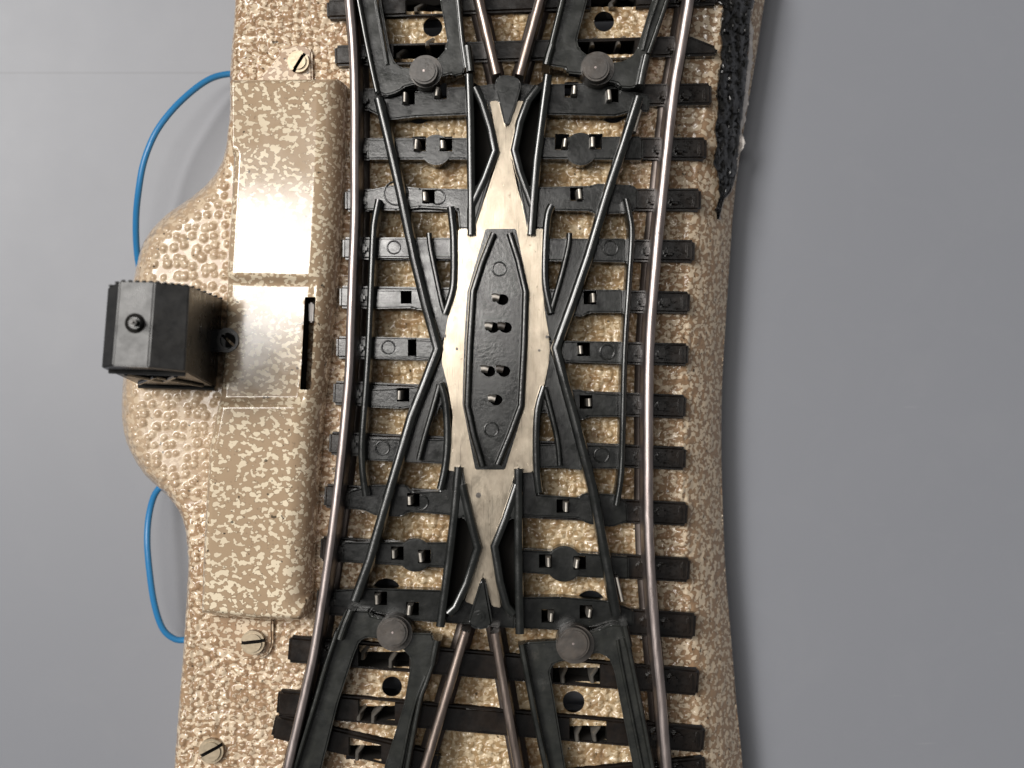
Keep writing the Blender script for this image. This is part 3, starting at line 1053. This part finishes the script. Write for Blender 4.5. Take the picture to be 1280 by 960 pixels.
fl = flange([(262, 768), (341, 774), (341, 806), (336, 818), (325, 824), (300, 823), (285, 815), (275, 800), (262, 790)])
screw(315, 804, 15, math.radians(6), fl, 6.6, 7.75)
fl = flange([(318, 103), (391, 103), (390, 64), (384, 56), (372, 55), (352, 60), (340, 80)], 7.0)
screw(372, 76, 13.5, math.radians(58), fl, 6.6, 7.5)
screw(263, 940, 15.5, math.radians(28), turnout, 5.6, 7.2)

# ---------------------------------------------------------------- lantern
bm = bmesh.new()
V = {}
for k, (x, y, z) in dict(tl=(150, 351, 17.4), tr=(193, 352, 17.4), br=(185, 459, 17.52), bl=(141, 457, 17.52), le=(135, 359, 16.8), lf=(127, 460, 16.8), re=(237, 357, 17.0), rf=(231, 464, 17.0),
                         rb=(279, 374, 6.3), rg=(271, 485, 6.3), lb=(188, 374, 6.3), lg=(176, 482, 6.3)).items():
    V[k] = bm.verts.new(P(x, y, z))
for f in (('tl', 'tr', 'br', 'bl'), ('tl', 'bl', 'lf', 'le'), ('tr', 're', 'rf', 'br'), ('re', 'rb', 'rg', 'rf'), ('le', 'lf', 'lg', 'lb'), ('bl', 'br', 'rf', 'rg', 'lg', 'lf'), ('tl', 'le', 'lb', 'rb', 're', 'tr'), ('lb', 'lg', 'rg', 'rb')):
    bm.faces.new([V[q] for q in f])
bmesh.ops.recalc_face_normals(bm, faces=bm.faces)
bmesh.ops.bevel(bm, geom=list(bm.edges), offset=0.00006, segments=2, affect='EDGES', clamp_overlap=True)
lan = obj('signal_lantern', bm, 'lantern', turnout, label='black plastic lantern housing with a faceted roof')
bm = bmesh.new()
cyl(bm, 168, 404, 12.5, 17.2, 17.6, 32, 0.05)
obj('vent_collar', bm, 'hole', lan)
bm = bmesh.new()
cyl(bm, 166, 403.5, 8.5, 17.5, 18.5, 32, 0.3, 7)
obj('roof_vent', bm, 'plastic', lan)
bm = bmesh.new()
cyl(bm, 164, 402.5, 4.6, 18.4, 19.0, 20, 0.25)
obj('vent_tip', bm, 'rivet', lan)
# toothed rim along the roof's far edge
bm = bmesh.new()
rim = [(135, 359, 16.8), (150, 351, 17.4), (193, 352, 17.4), (237, 357, 17.0), (279, 374, 6.3)]
for (a, b), cnt in zip(zip(rim[:-1], rim[1:]), (2, 5, 5, 6)):
    for k in range(cnt):
        q = P(*a).lerp(P(*b), (k + 0.5) / cnt)
        bmesh.ops.create_icosphere(bm, subdivisions=2, radius=0.00006, matrix=Matrix.Translation(q) @ Matrix.Diagonal((2.0, 1.0, 1.2, 1)))
obj('toothed_rim', bm, 'lantern', lan)
# front window mouldings
bm = bmesh.new()
def fp(u, v, e=0.00006):
    """point on the end wall facing the viewer's lower edge"""
    a = P(127, 460, 16.8).lerp(P(231, 464, 17.0), u)
    b = P(176, 482, 6.3).lerp(P(271, 485, 6.3), u)
    q = a.lerp(b, v)
    q.y -= e
    return q
def bar3(bm, pts, r):
    for a, b in zip(pts[:-1], pts[1:]):
        d = b - a
        l = d.length
        mt = Matrix.Translation((a + b) / 2) @ d.to_track_quat('Z', 'Y').to_matrix().to_4x4()
        bmesh.ops.create_cone(bm, cap_ends=True, segments=8, radius1=r, radius2=r, depth=l + r, matrix=mt)
bar3(bm, [fp(.05, .1), fp(.95, .1)], 0.00012)
bar3(bm, [fp(.02, .93), fp(.98, .93)], 0.00016)
bar3(bm, [fp(.2, .2), fp(.5, .55), fp(.8, .2)], 0.00014)
bar3(bm, [fp(.1, .75), fp(.5, .3), fp(.9, .75)], 0.00012)
obj('window_moulding', bm, 'lantern', lan)
bm = bmesh.new()
cyl(bm, 282, 425, 15.5, 6.6, 9.3, 32, 0.2)
prism(bm, [(262, 412), (284, 411), (284, 440), (262, 440)], 6.6, 9.1, 0.1, 2)
lug = obj('lantern_lug', bm, 'lantern', lan)
cb = bmesh.new()
prism(cb, strip(275, 419, 290, 432, 3.5), 8.5, 9.8, 0)
prism(cb, [(282 + 9.5 * math.cos(k * math.pi / 8), 425 + 9.5 * math.sin(k * math.pi / 8)) for k in range(16)], 9.1, 9.9, 0)
cut(lug, cb)

# ---------------------------------------------------------------- crinkled black patch on the shoulder, with chipped paint
pl_l = [(893, -40), (893, 0), (903, 8), (899, 40), (902, 62), (898, 90), (895, 110), (897, 132), (893, 160), (895, 185), (892, 205), (899, 225), (901, 245), (896, 258), (897, 270)]
pl_r = [(950, -40), (943, 0), (938, 28), (937, 62), (934, 90), (932, 115), (927, 150), (925, 175), (922, 210), (919, 225), (914, 240), (906, 248), (903, 258), (899, 276)]


def shoulder_z(px, py):
    """height of the roadbed under photo points (found along their lines of sight)"""
    z = np.full(px.shape, 5.0)
    for _ in range(14):
        f = K * (CAM_H - z)
        d = near((px - 640) * f, (480 - py) * f, RIGHT)[0]
        u = np.minimum(1, d / 2.7)
        z = 0.5 * z + 0.5 * (ZLR + (ZB - ZLR) * (1 - (1 - u) ** 1.35))
    return z


ys = np.linspace(-38, 274, 110)
xl = np.interp(ys, [p[1] for p in pl_l], [p[0] for p in pl_l])
xr = np.interp(ys, [p[1] for p in pl_r], [p[0] for p in pl_r])
nu = 26


def patch(name, xa, xb, m, lift, rough, parent, seed):
    g = np.random.default_rng(seed)
    bm = bmesh.new()
    rows = []
    uu = np.linspace(0, 1, nu)
    gx2, gy2 = np.meshgrid(uu, ys)
    XX = xa[:, None] + (xb - xa)[:, None] * uu[None, :]
    bumps_ = domes(XX / 22.0, gy2 / 22.0, 0.46, seed, 0.27) if rough else np.zeros_like(XX)
    XX[:, 0] += g.normal(size=len(ys)) * 0.9
    XX[:, -1] += g.normal(size=len(ys)) * 0.9
    ZZ = shoulder_z(XX, gy2)
    for j, y in enumerate(ys):
        row = []
        for i in range(nu):
            x = XX[j, i]
            z = ZZ[j, i] + (0.0 if i in (0, nu - 1) else lift + rough * 1.5 * (bumps_[j, i] + 0.3 * g.random()))
            row.append(bm.verts.new(P(x, y, z)))
        rows.append(row)
    for j in range(len(ys) - 1):
        for i in range(nu - 1):
            bm.faces.new((rows[j][i], rows[j][i + 1], rows[j + 1][i + 1], rows[j + 1][i]))
    return obj(name, bm, m, parent)


jag = np.interp(ys, ys[::4], rng.normal(0, 1.1, len(ys[::4])))
patch('scorched_patch', xl + jag, xr + jag * 0.6, 'tar', 0.18, 0.30, turnout, 21)
cw = np.clip(np.interp(ys, [-40, 25, 35, 60, 100, 150, 165, 176, 184, 195, 280], [0, 0, 3, 4, 5, 4, 0.5, 6, 5, 0, 0]) + np.interp(ys, ys[::3], rng.normal(0, 0.8, len(ys[::3]))), 0.2, 12)
patch('chipped_paint', xr - 1, xr + cw, 'chip', 0.10, 0.06, turnout, 22)

# ---------------------------------------------------------------- wires
def tube(path3, r, seg=14):
    pts = [P(*p) for p in path3]
    bm = bmesh.new()
    rings = []
    for i, p in enumerate(pts):
        a = pts[max(0, i - 1)]
        b = pts[min(len(pts) - 1, i + 1)]
        tg = (b - a).normalized()
        s_ = tg.cross(Vector((0, 0, 1))).normalized()
        u_ = s_.cross(tg).normalized()
        rings.append([bm.verts.new(p + (s_ * math.cos(k * 2 * math.pi / seg) + u_ * math.sin(k * 2 * math.pi / seg)) * r / 1000) for k in range(seg)])
    for a, b in zip(rings[:-1], rings[1:]):
        for k in range(seg):
            bm.faces.new((a[k], a[(k + 1) % seg], b[(k + 1) % seg], b[k]))
    bm.faces.new(rings[0][::-1])
    bm.faces.new(rings[-1])
    return bm


w1 = smooth_path([(330, 97, 2.0), (300, 93, 2.0), (282, 93, 2.3), (262, 99, 2.8), (240, 114, 3.4), (215, 138, 4.0), (194, 167, 4.3), (180, 202, 4.3), (173, 240, 4.0), (170, 275, 3.2), (171, 312, 2.2), (176, 340, 1.6), (190, 370, 1.4)], 6)
o = obj('blue_wire', tube(w1, 0.195), 'wire')
o['label'] = 'longer loop of blue insulated wire curving from the top edge behind the black lantern'
o['category'] = 'wire'
o['group'] = 'blue wires looping out of the roadbed'
w2 = smooth_path([(240, 590, 1.4), (215, 600, 1.6), (196, 614, 1.9), (187, 640, 2.6), (184, 675, 3.0), (187, 715, 3.0), (193, 755, 2.7), (203, 785, 2.3), (217, 798, 2.0), (232, 800, 1.8), (262, 796, 1.6)], 6)
o = obj('blue_wire', tube(w2, 0.195), 'wire')
o['label'] = 'shorter loop of blue insulated wire below the black lantern, near the two slotted screws'
o['category'] = 'wire'
o['group'] = 'blue wires looping out of the roadbed'
